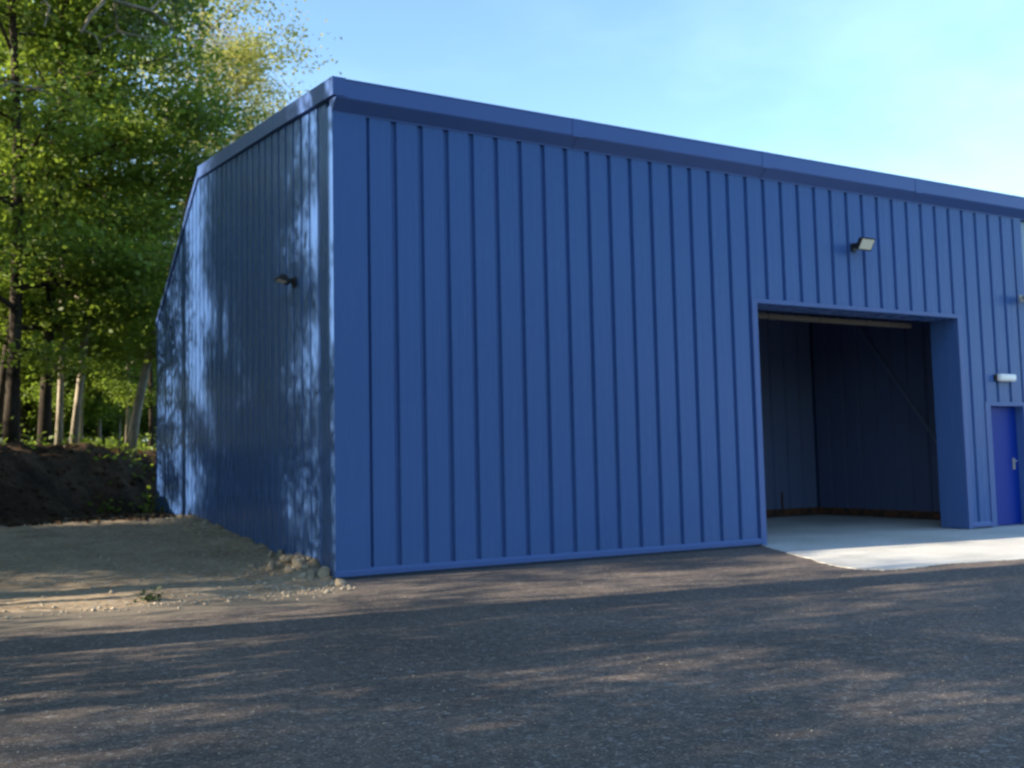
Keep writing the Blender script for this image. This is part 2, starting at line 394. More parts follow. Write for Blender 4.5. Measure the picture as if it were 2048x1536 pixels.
# ------------------------------------------------------------------ the shed
H0, YR, HR, HB = 5.60, 7.16, 6.55, 4.41
def roofz(y): return float(np.interp(y, [-0.21, 0, YR, B_W, B_W+.2], [H0-.05, H0, HR, HB, HB-.1]))
shed = empty('steel_shed', (0, 0, 0), label='large blue metal clad shed with an open vehicle doorway', cat='shed')
PITCH_R, X0 = 0.3333, 0.357
DEP = 0.042
def profile(u0, u1, d=DEP):
    g, s = 0.020, 0.016; w = u1-u0
    pts = [(u0, 0), (u0+g, 0), (u0+g+s, d)]
    if w > 0.25:
        for f in (1/3, 2/3):
            c = u0+w*f
            pts += [(c-0.018, d), (c-0.010, d-0.0007), (c+0.010, d-0.0007), (c+0.018, d)]
    pts += [(u1-g-s, d), (u1-g, 0), (u1, 0)]
    return pts
def clip_prof(pts, a, b):
    us = [p[0] for p in pts]; ns = [p[1] for p in pts]
    f = lambda u: float(np.interp(u, us, ns))
    return [(a, f(a))] + [p for p in pts if a+1e-4 < p[0] < b-1e-4] + [(b, f(b))]
def strip(u0, u1, pieces, place, name, mt, parent, d=DEP):
    """pieces: (ua, ub, z0, ztop(u)); place(u, n, z) -> world"""
    v, f = [], []
    pr = profile(u0, u1, d)
    for ua, ub, z0, zt in pieces:
        pp = clip_prof(pr, ua, ub); n0 = len(v)
        for u, n in pp: v += [place(u, n, z0), place(u, n, zt(u))]
        for i in range(len(pp)-1): f.append((n0+2*i, n0+2*i+2, n0+2*i+3, n0+2*i+1))
    me = bpy.data.meshes.new(name); me.from_pydata(v, [], f); me.update()
    return link(name, me, mt, parent)

OP = [(6.05, 10.53, 3.46), (11.00, 12.10, 2.05)]          # outer edge of the two door surrounds
def cut(u0, u1, ztop, z0=-0.0):
    cuts = sorted({u0, u1} | {e for a, b_, _ in OP for e in (a, b_) if u0+0.004 < e < u1-0.004})
    res = []
    for a, b_ in zip(cuts[:-1], cuts[1:]):
        mid = (a+b_)/2; zb = z0
        for oa, ob, oz in OP:
            if oa < mid < ob: zb = oz-0.01
        res.append((a, b_, zb, ztop))
    return res
front = lambda u, n, z: (u, -n, z)
endw = lambda u, n, z: (-n, u, z)
ZF = 5.24
# front wall sheets
i = 0
while X0+PITCH_R*(i+1) < 12.10:
    u0, u1 = X0+PITCH_R*i, X0+PITCH_R*(i+1)
    strip(u0, u1, cut(u0, u1, lambda u: ZF, 0.04), front, 'cladding_panel', M['blue'], shed); i += 1
XE = X0+PITCH_R*i
# end wall sheets
j = 0
EY0 = 0.16
while EY0+PITCH_R*(j+1) < B_W-0.05:
    u0, u1 = EY0+PITCH_R*j, EY0+PITCH_R*(j+1)
    strip(u0, u1, [(u0, u1, -0.15, lambda u: roofz(u)-0.05)] if u1 < YR or u0 > YR else [(u0, YR, -0.15, lambda u: roofz(u)-0.05), (YR, u1, -0.15, lambda u: roofz(u)-0.05)],
          endw, 'cladding_panel', M['blue'], shed); j += 1
YE = EY0+PITCH_R*j
# cores behind the sheets (with the openings left free)
b = MB()
zc = 5.50
b.box(0.004, OP[0][0], 0.004, 0.10, -0.2, zc); b.box(OP[0][0], OP[0][1], 0.004, 0.10, OP[0][2], zc)
b.box(OP[0][1], OP[1][0], 0.004, 0.10, -0.2, zc); b.box(OP[1][0], OP[1][1], 0.004, 0.10, OP[1][2], zc); b.box(OP[1][1], B_L, 0.004, 0.10, -0.2, zc)
b.build('front_wall', M['core'], shed)
prof = [(0.104, -0.3), (B_W, -0.3), (B_W, HB-0.08), (YR, HR-0.08), (0.104, roofz(0.1)-0.08)]
MB().prism(prof, 0.004, 0.10, 'x').build('end_wall', M['core'], shed)
MB().prism(prof, B_L-0.10, B_L-0.004, 'x').build('end_wall', M['core'], shed)
MB().box(0.104, B_L-0.104, B_W-0.1, B_W-0.004, -0.3, HB-0.1).build('back_wall', M['core'], shed)
# corner flashings
MB().prism([(-0.05, 0.17), (-0.05, -0.05), (X0-0.008, -0.05), (X0-0.008, 0.0), (0.0, 0.0), (0.0, 0.17)], 0.03, 5.30, 'z').build('corner_flashing', M['blue'], shed)
MB().box(XE+0.004, B_L+0.02, -0.05, 0.0, 0.04, 5.24).build('corner_flashing', M['blue'], shed)
MB().box(-0.05, 0.0, YE+0.002, B_W+0.03, -0.2, HB-0.03).build('corner_flashing', M['blue'], shed)
# foot flashings
def foot(a, b_):
    MB().prism([(0.0, 0.035), (-0.056, 0.035), (-0.056, 0.085), (-0.044, 0.115), (0.0, 0.115)], a, b_, 'x').build('foot_flashing', M['trim'], shed)
foot(-0.056, OP[0][0]-0.002); foot(OP[0][1]+0.002, OP[1][0]-0.002); foot(OP[1][1]+0.002, B_L+0.02)
# eaves
for k in range(4):
    xa, xb = -0.055+3.18*k, -0.055+3.18*(k+1)-0.006
    MB().prism([(0.05, 5.59), (-0.17, 5.545), (-0.195, 5.53), (-0.195, 5.335), (-0.183, 5.32), (-0.052, 5.215), (-0.052, 5.20), (0.0, 5.20)], xa, xb, 'x').build('eaves_fascia', M['trim'], shed)
    MB().prism([(-0.20, 5.549), (-0.20, 5.531), (-0.197, 5.531), (0.04, 5.592), (0.04, 5.606)], xa, xb, 'x').build('eaves_capping', M['trim'], shed)
    if k: MB().prism([(-0.14, 5.566), (-0.201, 5.551), (-0.201, 5.318), (-0.196, 5.318), (-0.196, 5.545), (-0.14, 5.560)], xa-0.075, xa+0.072, 'x').build('eaves_lap', M['trim'], shed)
# verge trims on the end wall, in lengths with visible joints
def verge(ya, yb, hgt, prj, nseg):
    for k in range(nseg):
        a = ya+(yb-ya)*k/nseg; c = ya+(yb-ya)*(k+1)/nseg-0.012
        za, zc_ = roofz(a)+0.004, roofz(c)+0.004
        bb = MB(); n = 0
        bb.v = [(x, y, z) for x in (-prj, 0.06) for y, z in ((a, za), (c, zc_), (c, zc_-hgt), (a, za-hgt))]
        bb.f = [(0, 1, 2, 3), (7, 6, 5, 4), (0, 4, 5, 1), (1, 5, 6, 2), (2, 6, 7, 3), (3, 7, 4, 0)]
        bb.build('verge_trim', M['trim'], shed)
verge(-0.205, YR, 0.21, 0.095, 3); verge(YR, B_W+0.05, 0.12, 0.075, 2)
# roof planes
MB().prism([(-0.05, roofz(-0.05)-0.07), (YR, HR-0.07), (YR, HR+0.0), (-0.05, roofz(-0.05)-0.005)], 0.08, B_L+0.2, 'x').build('roof', M['roof'], shed)
MB().prism([(YR+0.001, HR-0.07), (B_W+0.1, HB-0.12), (B_W+0.1, HB-0.05), (YR+0.001, HR)], 0.08, B_L+0.2, 'x').build('roof', M['roof'], shed)
# vehicle doorway: surround and linings
b = MB(); b.box(6.05, 6.15, -0.056, 0.0, 0.02, 3.46); b.box(6.15, 10.43, -0.056, 0.0, 3.40, 3.46); b.box(10.43, 10.53, -0.056, 0.0, 0.02, 3.46)
b.build('doorway_surround', M['trim'], shed)
MB().box(6.05, 6.148, 0.002, 0.47, 0.02, 3.45).build('door_jamb', M['blue'], shed)
MB().box(10.432, 10.53, 0.002, 0.47, 0.02, 3.45).build('door_jamb', M['blue'], shed)
MB().box(6.15, 10.43, 0.002, 0.47, 3.404, 3.45).build('door_head', M['blue'], shed)
for k in range(4):
    a = 5.9+1.05*k
    MB().box(a, a+1.035, 0.56, 0.64, 3.30, 3.372).build('door_rail', M['seal'], shed)
# personnel door
b = MB(); b.box(11.0, 11.13, -0.056, 0.0, 0.02, 2.05); b.box(11.13, 11.99, -0.056, 0.0, 1.985, 2.05); b.box(11.99, 12.10, -0.056, 0.0, 0.02, 2.05)
b.build('door_frame', M['trim'], shed)
b = MB(); b.box(11.03, 11.128, 0.002, 0.16, 0.02, 2.04); b.box(11.992, 12.09, 0.002, 0.16, 0.02, 2.04); b.box(11.128, 11.992, 0.002, 0.16, 1.99, 2.04)
b.build('door_lining', M['blue'], shed)
dr = MB().box(11.13, 11.99, 0.10, 0.15, 0.02, 1.985).build('personnel_door', M['door'], shed)
dr['label'] = 'deep ultramarine blue personnel door'
b = MB(); b.box(11.83, 11.88, 0.085, 0.10, 0.93, 1.12); b.tube([(11.855, 0.085, 1.07), (11.855, 0.035, 1.07), (11.76, 0.03, 1.07)], [0.011, 0.011, 0.010], 8)
b.tube([(11.855, 0.09, 0.97), (11.855, 0.078, 0.97)], [0.014, 0.014], 8)
b.build('handle', M['steel'], dr, smooth=False)
# inside: back lining, end lining, orange-brown foot strip, brace
YB, XI = 4.74, 12.09
k = 0
while k < 17:
    a = XI-0.052-0.4*(k+1)
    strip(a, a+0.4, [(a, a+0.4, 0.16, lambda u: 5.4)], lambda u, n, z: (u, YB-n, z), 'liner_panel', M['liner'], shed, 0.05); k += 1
MB().box(0.11, XI+0.05, YB+0.004, YB+0.10, 0.0, 5.55).build('inner_wall', M['core'], shed)
k = 0
while k < 11:
    a = YB-0.052-0.4*(k+1)
    strip(a, a+0.4, [(a, a+0.4, 0.16, lambda u: 5.4)], lambda u, n, z: (XI-n, u, z), 'liner_panel', M['liner_shaded'], shed, 0.05); k += 1
MB().box(5.2, XI-0.06, YB-0.07, YB-0.002, 0.02, 0.16).build('foot_strip', M['orange_brown'], shed)  # mottled orange-brown strips low on the inner walls
MB().box(XI-0.07, XI-0.002, 0.12, YB-0.072, 0.02, 0.16).build('foot_strip', M['orange_brown'], shed)
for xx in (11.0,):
    MB().box(xx, xx+0.035, YB-0.075, YB-0.045, 0.16, 0.50).build('low_upright', M['orange_brown'], shed)
MB().tube([(XI-0.09, 3.35, 3.75), (XI-0.09, 1.55, 1.25)], [0.03, 0.03], 6).build('brace', M['liner'], shed)

# pale unit next door, only its edge shows
nb = empty('neighbouring_unit', (12.26, 0.06, 0), label='pale grey blue clad unit just past the right end of the shed', cat='building')
for k in range(14):
    a = 0.0+PITCH_R*k
    strip(a, a+PITCH_R, [(a, a+PITCH_R, 0.0, lambda u: 5.19)], lambda u, n, z: (u, -n, z), 'cladding_panel', M['pale'], nb)
MB().box(0, 4.7, 0.004, 6.0, 0, 5.19).build('wall', M['pale'], nb)
MB().box(0.40, 4.8, -0.1, 6.1, 5.195, 5.30).build('roof', M['roof'], nb)

# ------------------------------------------------------------------ lamps on the walls
def floodlight(loc, rz, lens, label, tilt=0.55, case='black', w=0.29, h=0.20, arm=0.16, group=None):
    t_ = empty('floodlight', loc, rz, label=label, cat='floodlight', group=group)   # local: wall plane y=0, light sticks out to -y
    MB().box(-0.055, 0.055, -0.03, 0.0, -0.06, 0.06).build('mounting_plate', M[case], t_, bevel=0.006)
    b_ = MB(); b_.tube([(-0.01, -0.03, 0), (-0.01, -arm, 0.0)], [0.022, 0.022], 8)
    b_.box(-w/2-0.014, -w/2-0.004, -arm-0.05, -arm+0.03, -0.02, 0.02); b_.box(w/2+0.004, w/2+0.014, -arm-0.05, -arm+0.03, -0.02, 0.02)
    b_.box(-w/2-0.014, w/2+0.014, -arm+0.0, -arm+0.014, -0.02, 0.02)
    b_.build('bracket', M[case], t_)
    hb = MB()
    hb.prism([(-h/2, 0.0), (h/2, 0.0), (h/2-0.03, 0.055), (-h/2+0.03, 0.055)], -w/2, w/2, 'x')
    for q in range(7):
        xx = -w/2+0.03+(w-0.06)*q/6
        hb.box(xx-0.004, xx+0.004, -h/2+0.04, h/2-0.04, 0.055, 0.075)
    ho = hb.build('housing', M[case], t_)
    ho.location = (0, -arm-0.10, 0.0); ho.rotation_euler = (-R(90)+tilt+R(0), 0, 0)
    # after rotation the open face (local -z) looks outwards and down
    ho.rotation_euler = (-(R(90)-tilt), 0, 0)
    l = MB().box(-w/2+0.022, w/2-0.022, -h/2+0.022, h/2-0.022, -0.006, -0.001).build('lens', M[lens], ho)
    return t_
floodlight((8.13, -DEP, 4.36), 0, 'glass', 'black floodlight with cream lens above the open vehicle doorway')
floodlight((-DEP, 1.42, 3.52), -R(90), 'glass', 'small black floodlight on the dappled end wall', tilt=1.25, w=0.21, h=0.15, arm=0.08)
floodlight((12.10, -0.05, 3.82), 0, 'opal', 'pale floodlight at the right end of the front wall, cut by the picture edge', case='grey_case')
t_ = empty('bulkhead_light', (11.50, -DEP, 2.45), label='white bulkhead light above the ultramarine personnel door', cat='light')
MB().box(-0.23, 0.20, -0.035, 0.0, -0.055, 0.055).build('base', M['black'], t_, bevel=0.008)
MB().box(-0.21, 0.20, -0.12, -0.037, -0.062, 0.062).build('diffuser', M['opal'], t_, bevel=0.03, smooth=True)
t_ = empty('control_box', (9.55, YB-0.052, 2.35), label='small pale control box on the inner wall by the left side of the doorway', cat='control box')
MB().box(-0.10, 0.10, -0.10, 0.0, -0.14, 0.14).build('case', M['grey_case'], t_, bevel=0.008)
MB().tube([(0, -0.10, 0.05), (0, -0.125, 0.05)], [0.02, 0.02], 10).build('button', M['orange_brown'], t_)

# ------------------------------------------------------------------ stones, spoil, tufts
def rock_mesh(seed, r=1.0):
    bm = bmesh.new(); bmesh.ops.create_icosphere(bm, subdivisions=2, radius=r)
    rr = np.random.RandomState(seed); d = rr.randn(9, 3); d /= np.linalg.norm(d, axis=1)[:, None]; c = rr.uniform(.55, .9, 9)
    sc = rr.uniform(.7, 1.2, 3)
    for v in bm.verts:
        p_ = np.array(v.co)
        for dd, cc in zip(d, c):
            e = p_@dd-cc*r
            if e > 0: p_ = p_-dd*e
        v.co = p_*sc*(1+0.05*rr.randn())
    me = bpy.data.meshes.new('stone'); bm.to_mesh(me); bm.free(); me.materials.append(M['stone']); return me
rocks = [rock_mesh(s) for s in range(6)]
spots = []
for k in range(34):
    y = rng.choice([rng.uniform(-0.55, 2.6), rng.uniform(-0.5, 1.2), rng.uniform(5.8, 8.0)])
    x = -0.09-abs(rng.gauss(0, 0.22))
    spots.append((x, y, rng.uniform(0.03, 0.085)))
for k, (x, y, s_) in enumerate(spots):
    o = link('stone', rocks[k % 6]); o.location = (x, y, hz(x, y)+s_*0.3); o.scale = (s_, s_, s_*0.8); o.rotation_euler = (rng.random()*6, rng.random()*6, rng.random()*6)
    far = y > 4
    big = not far and s_ == max(q[2] for q in spots if q[1] <= 4)
    tag(o, 'rough pale stone in the loose heap far along the end wall' if far else 'largest pale stone of the spoil at the near corner of the end wall' if big else 'rough pale stone in the spoil at the near corner of the end wall', 'stone',
        'stones far along the end wall' if far else 'stones at the near corner of the end wall')
# crumbs and grit: nobody could count them
def crumbs(name, pts, mt, label, smin, smax):
    v, f = [], []
    base = np.array([(1, 0, 0), (-1, 0, 0), (0, 1, 0), (0, -1, 0), (0, 0, 1), (0, 0, -1)], float)
    fc = [(0, 2, 4), (2, 1, 4), (1, 3, 4), (3, 0, 4), (2, 0, 5), (1, 2, 5), (3, 1, 5), (0, 3, 5)]
    rr = np.random.RandomState(11)
    for (x, y, z) in pts:
        s_ = rr.uniform(smin, smax)*rr.uniform(.5, 1); n0 = len(v)
        q = base*rr.uniform(.6, 1.2, (6, 1))*s_; a = rr.rand()*6.28; c_, s2 = math.cos(a), math.sin(a)
        for p_ in q: v.append((x+p_[0]*c_-p_[1]*s2, y+p_[0]*s2+p_[1]*c_, z+p_[2]*0.75+s_*0.2))
        f += [tuple(n0+i for i in t3) for t3 in fc]
    me = bpy.data.meshes.new(name); me.from_pydata(v, [], f); me.update()
    return tag(link(name, me, mt), label, kind='stuff')
rr = np.random.RandomState(4)
pts = []
for k in range(2600):
    u = rr.rand()
    if u < 0.5: x, y = -abs(rr.randn())*0.45-0.06, rr.uniform(-0.9, 8.3)
    elif u < 0.62:
        x = rr.uniform(-6, -0.1); y = float(np.interp(x, [c[0] for c in ctrl], [c[1] for c in ctrl]))+rr.randn()*0.22
    else: x, y = rr.uniform(-6, -0.1), rr.uniform(-1, 8.5)
    pts.append((x, y, max(hz(x, y), 0.0 if y < -0.7 else -1)))
crumbs('grit', pts, M['stone'], 'pale grit and crumbs of spoil scattered over the dirt', 0.008, 0.038)
pts = []
for k in range(220):
    i_ = rr.randint(0, len(oo)-1); u = rr.rand(); a_, b_ = oo[i_], oo[i_+1]
    pts.append((a_[0]+(b_[0]-a_[0])*u+rr.randn()*0.06-0.03, a_[1]+(b_[1]-a_[1])*u+rr.randn()*0.06-0.04, 0.004))
crumbs('loose_grit', pts, M['asphalt'], 'dark grit gathered along the edge of the concrete apron', 0.004, 0.014)
pts = [(x, y, 0.0) for x, y in zip(rr.uniform(-5, 9, 3400), -0.3-7.6*rr.rand(3400)**0.8) if not (x > 4.7 and y > -3.7)]
crumbs('loose_chippings', pts, M['stone'], 'loose stone chippings lying on the asphalt yard', 0.004, 0.011)
pts = [(x, y, hz(x, y)) for x, y in zip(rr.uniform(-7, 0, 500), rr.uniform(7.6, 12.5, 500))]
crumbs('clods', pts, M['bank'], 'clods of dark earth on the bank', 0.03, 0.12)

# ------------------------------------------------------------------ foliage
def leaf_mesh(name, P_, size, mt, up=0.5, seed=0, slim=0.55, nsh=0):
    """one folded quad per point"""
    rr = np.random.RandomState(seed); n = len(P_); P_ = np.asarray(P_, float)
    d = rr.randn(n, 3); d[:, 2] *= 0.55; d /= np.linalg.norm(d, axis=1)[:, None]
    nr = rr.randn(n, 3)*(1-up); nr[:, 2] += up*1.2+0.01
    sd = np.cross(d, nr); sd /= (np.linalg.norm(sd, axis=1)[:, None]+1e-9)
    nn = np.cross(sd, d)
    L = size*rr.uniform(.65, 1.25, (n, 1)); Wd = L*slim*0.5
    a = P_-d*L*0.5; c = P_+d*L*0.5
    b1 = P_+sd*Wd+nn*L*0.10; b2 = P_-sd*Wd+nn*L*0.10
    V_ = np.stack([a, b1, c, b2], 1).reshape(-1, 3)
    me = bpy.data.meshes.new(name)
    me.vertices.add(4*n); me.vertices.foreach_set('co', V_.ravel())
    me.loops.add(4*n); me.loops.foreach_set('vertex_index', np.arange(4*n, dtype=np.int32))
    me.polygons.add(n); me.polygons.foreach_set('loop_start', np.arange(0, 4*n, 4, dtype=np.int32))
    me.polygons.foreach_set('loop_total', np.full(n, 4, dtype=np.int32))
    me.update(calc_edges=True); me.materials.append(mt); return me

def grow(seed, h, r0, base, cr, nl, lean=(0, 0), per=42, size=0.15, style='broad', flat=0.4, spread=0.42):
    """returns trunk mesh builder, branch mesh builder, leaf points"""
    g = random.Random(seed); rr = np.random.RandomState(seed)
    tr, br = MB(), MB(); cl = []
    K = 9; tp = []; wx, wy = g.uniform(0, 6), g.uniform(0, 6)
    for k in range(K+1):
        t_ = k/K
        tp.append(Vector((lean[0]*h*t_ + 0.018*h*math.sin(wx+4.2*t_)*t_, lean[1]*h*t_ + 0.018*h*math.sin(wy+3.7*t_)*t_, h*t_-0.25*(k == 0))))
    rad = [r0*(1.35 if k == 0 else 1.0)*(1-0.9*(k/K)**1.1)+0.012 for k in range(K+1)]
    tr.tube(tp, rad, 9)
    def at(t_):
        f_ = t_*K; k = min(int(f_), K-1); return tp[k].lerp(tp[k+1], f_-k), rad[k]+(rad[k+1]-rad[k])*(f_-k)
    az = g.uniform(0, 6.28)
    for i in range(nl):
        u = (i+g.random()*.8)/nl
        t_ = base/h+(0.98-base/h)*u
        p0, rt = at(t_); az += 2.399+g.uniform(-.5, .5)
        if style == 'pine': prof_ = 0.55+0.5*math.sin(math.pi*min(1, u*0.9+.25)); el = g.uniform(-0.1, 0.5)
        else: prof_ = (0.62+0.55*math.sin(math.pi*(0.15+0.8*u)))*(1-0.35*u*u); el = g.uniform(0.05, 0.45)+0.7*u*u
        L = cr*prof_*g.uniform(.75, 1.15)
        d = Vector((math.cos(az)*math.cos(el), math.sin(az)*math.cos(el), math.sin(el)))
        pts_, r_ = [p0], [min(rt*0.55, 0.10)]; cur = p0.copy(); S_ = 5
        for s_ in range(S_):
            d = (d+Vector((g.uniform(-.2, .2), g.uniform(-.2, .2), g.uniform(-.16, .12)))).normalized()
            cur = cur+d*L/S_; pts_.append(cur.copy()); r_.append(r_[0]*(1-(s_+1)/S_*0.88))
        br.tube(pts_, r_, 5, False)
        for s_ in range(1, S_+1):
            if style == 'pine' and s_ < 3: continue
            if s_ == 1 and g.random() < .5: continue
            m_ = 2 if s_ < S_ else 3
            for q in range(m_):
                a2 = az+g.choice((-1, 1))*g.uniform(.3, 1.3)
                d2 = Vector((math.cos(a2), math.sin(a2), g.uniform(-.15, .45))).normalized()
                l2 = L*g.uniform(.18, .42)*(1.15-s_*0.08)
                e = pts_[s_]+d2*l2
                br.tube([pts_[s_], pts_[s_]+d2*l2*.5+Vector((0, 0, .04)), e], [r_[s_]*.6+.004, r_[s_]*.4+.003, .003], 4, False)
                cl.append(e); cl.append(pts_[s_]+d2*l2*.55)
    cl = np.array([tuple(c) for c in cl]); n = len(cl)
    w = rr.gamma(2.2, 1/2.2, n); cnt = np.maximum(2, (per*w).astype(int))
    idx = np.repeat(np.arange(n), cnt)
    LP = cl[idx]+rr.randn(len(idx), 3)*np.array([spread, spread, spread*flat])
    return tr, br, LP

PROTO = {}
def proto(key, mt_leaf, mt_bark, **kw):
    size = kw.pop('size', 0.15); slim = kw.pop('slim', 0.6); up = kw.pop('up', 0.45)
    tr, br, LP = grow(size=size, **kw)
    PROTO[key] = (tr.mesh('trunk', True), br.mesh('branches', True), leaf_mesh('crown', LP, size, mt_leaf, up, kw['seed'], slim))
    PROTO[key][0].materials.append(mt_bark); PROTO[key][1].materials.append(mt_bark)

def plant(key, x, y, rz=0, s=1.0, name='leafy_tree', label='', cat='tree', group=None, sink=0.0):
    t_ = empty(name, (x, y, hz(x, y)-sink), rz, label=label, cat=cat, group=group)
    t_.scale = (s, s, s)
    for nm, me in zip(('trunk', 'branches', 'crown'), PROTO[key]):
        o = bpy.data.objects.new(nm, me); COL.objects.link(o); o.parent = t_
    return t_

L, B = M['leaf'], M['bark']
proto('a', L, B, seed=1, h=15.5, r0=0.135, base=2.6, cr=3.0, nl=30, per=36)
proto('b', L, B, seed=2, h=14.0, r0=0.12, base=2.2, cr=2.6, nl=28, per=36, lean=(0.02, 0))
proto('c', L, B, seed=3, h=12.5, r0=0.09, base=3.0, cr=2.3, nl=20, per=34, lean=(0.10, 0.0))
proto('d', L, M['bark_pale'], seed=4, h=11.5, r0=0.065, base=1.7, cr=2.1, nl=18, per=34, lean=(0.01, 0.02))
proto('e', L, M['bark_pale'], seed=5, h=12.0, r0=0.075, base=1.9, cr=2.2, nl=18, per=34, lean=(0.115, 0.0))
proto('f', L, M['bark_pale'], seed=6, h=8.5, r0=0.105, base=2.2, cr=1.5, nl=16, per=32, lean=(0.20, 0.0))
proto('s', L, B, seed=21, h=4.2, r0=0.05, base=0.4, cr=1.9, nl=16, per=46)
proto('g', L, B, seed=7, h=11.0, r0=0.13, base=2.0, cr=3.0, nl=24, per=23)
proto('h', L, B, seed=8, h=9.5, r0=0.11, base=1.6, cr=2.9, nl=22, per=22)
proto('t', L, B, seed=23, h=16.5, r0=0.20, base=9.4, cr=3.6, nl=26, per=44)  # added unseen trees, crowns set high to cut skylight and let sun under
proto('y', M['leaf_yellow'], M['bark_grey'], seed=10, h=21.0, r0=0.20, base=4.5, cr=3.6, nl=34, per=30, size=0.17, spread=0.5, flat=0.7)
proto('z', M['leaf_pale'], M['bark_grey'], seed=12, h=18.5, r0=0.15, base=5.0, cr=3.4, nl=40, per=11, size=0.14, spread=0.5, flat=0.8)

plant('a', -2.75, 13.2, 0.4, 1.0, 'leafy_tree', 'thick dark trunked leafy tree on the earth bank at the left picture edge')
plant('b', -2.05, 14.2, 0.0, 1.0, 'leafy_tree', 'straight dark slender leafy tree, second from the left edge on the bank')
plant('c', -3.05, 15.5, 0.0, 1.0, 'leaning_tree', 'thin dark leaning stem crossing behind the two dark trunks')
plant('d', -1.72, 14.6, 0.0, 1.0, 'slender_tree', 'pale upright slender stem left of the pale leaning stem')
plant('e', -1.42, 14.8, 0.0, 1.0, 'slender_tree', 'pale slender stem leaning right, beside the pale upright stem')
plant('f', -0.30, 14.0, 0.0, 1.0, 'leaning_tree', 'sunlit pale trunk leaning right beside the rear edge of the end wall')
plant('a', -2.2, 20.0, 2.2, 0.95, 'leafy_tree', 'dense green leafy tree behind the leaning trunk')
plant('b', 0.7, 17.0, 4.0, 0.52, 'leafy_tree', 'green leafy tree whose crown rises just over the steep rear roof')
plant('y', 3.9, 27.5, 0.3, 1.0, 'spring_tree', 'tall sunlit yellow green spring tree behind the shed roof')
plant('z', 5.5, 30.5, 1.2, 0.92, 'spring_tree', 'thin almost bare pinkish tree right of the yellow green tree')
plant('y', 4.8, 24.0, 3.6, 0.66, 'spring_tree', 'low yellow leaved tree just above the sloping roof verge')
# the pine whose bare pale limbs reach in over the leafy crowns
px_, py_ = -4.1, 12.3
pz = hz(px_, py_)
pine = empty('pine_tree', (px_, py_, pz), label='pine reaching bare pale crooked limbs across the top left of the leafy crowns', cat='tree')
loc_ = lambda q: (q[0]-px_, q[1]-py_, q[2]-pz)
MB().tube([loc_(q) for q in ((-4.1, 12.3, pz-.2), (-4.15, 12.3, 5.0), (-4.0, 12.25, 9.0), (-4.1, 12.4, 12.5), (-4.0, 12.4, 15.5))], [.24, .20, .16, .11, .04], 9).build('trunk', M['bark_grey'], pine, smooth=True)
limbs = [([(-4.0, 12.3, 11.0), (-2.7, 12.2, 11.75), (-1.35, 12.0, 11.68), (-0.92, 12.05, 11.52), (-0.18, 11.9, 11.38), (0.28, 12.1, 11.20), (0.53, 12.0, 10.75)], [.085, .075, .062, .055, .048, .040, .024]),
         ([(-1.35, 12.0, 11.68), (-1.15, 11.8, 11.35), (-1.42, 11.7, 10.95), (-1.60, 11.75, 10.55)], [.050, .045, .040, .026]),
         ([(-1.60, 11.75, 10.62), (-1.30, 11.85, 10.58), (-1.20, 11.9, 10.32)], [.030, .025, .015]),
         ([(-1.18, 12.2, 10.62), (-0.80, 12.3, 10.95), (-0.26, 12.2, 10.88), (0.15, 12.3, 11.00)], [.020, .030, .026, .015]),
         ([(-0.92, 12.05, 11.52), (-0.80, 12.25, 10.95)], [.03, .026]),
         ([(-0.18, 11.9, 11.38), (0.05, 12.1, 11.75), (0.60, 12.1, 11.95)], [.030, .022, .012]),
         ([(-2.7, 12.2, 11.75), (-2.2, 12.0, 11.1), (-2.3, 11.9, 10.6)], [.045, .032, .016]),
         ([(-4.0, 12.3, 8.6), (-2.9, 11.9, 9.3), (-2.1, 12.0, 9.2)], [.06, .042, .018])]
lb = MB()
for q, r_ in limbs: lb.tube([loc_(v_) for v_ in q], r_, 7, False)
lb.build('branches', M['bark_grey'], pine, smooth=True)
rr = np.random.RandomState(31); tu = []
for c_, n_, sp_ in [((-0.72, 12.1, 11.3), 150, .24), ((0.70, 12.1, 11.52), 220, .26), ((0.15, 12.2, 10.62), 220, .26), ((-0.36, 12.1, 11.02), 160, .22), ((0.66, 12.0, 10.80), 200, .24), ((0.34, 12.0, 10.45), 160, .22), ((-2.2, 12.0, 9.25), 200, .3), ((-2.4, 11.9, 10.5), 160, .3),
                    ((-4.2, 12.5, 14.5), 900, .8), ((-3.9, 12.3, 13.2), 900, .9), ((-4.6, 12.2, 12.0), 700, .9), ((0.55, 12.1, 11.95), 160, .2)]:
    k_ = max(4, n_//22)
    sub = np.array(c_)+rr.randn(k_, 3)*sp_
    tu.append(sub[rr.randint(0, k_, n_)]+rr.randn(n_, 3)*.075)
tu = np.concatenate(tu)-np.array([px_, py_, pz])
link('needles', leaf_mesh('needles', tu, 0.15, M['needle'], .1, 12, .14), None, pine)
g = random.Random(78)
for x, y, key in [(-2.9, 19.5, 'e'), (-0.9, 18.6, 'd'), (-0.2, 20.5, 'e'), (0.2, 17.8, 'd'), (0.6, 21.2, 'd'), (-2.4, 23.0, 'e'), (0.1, 23.4, 'd')]:
    plant(key, x, y, g.uniform(0, 6.28), g.uniform(.6, .75), 'slender_tree', 'thin pale stem in the band of trees just behind the earth bank', group='thin stems behind the earth bank')
g = random.Random(77)
k = 0
for y in np.arange(25, 66, 2.2):
    for q in range(3):
        x = g.uniform(-7, 4+0.13*(y-19)); yy = y+g.uniform(-1, 1)
        key = g.choice('abdegh')
        plant(key, x, yy, g.uniform(0, 6.28), g.uniform(.42, .55) if x > 0.2*(yy-14)-2.4 else g.uniform(.55, .7) if yy > 23 and x > -4 else g.uniform(.85, 1.15), 'woodland_tree', 'slim woodland tree deep in the wood behind the earth bank', group='trees deep in the wood')
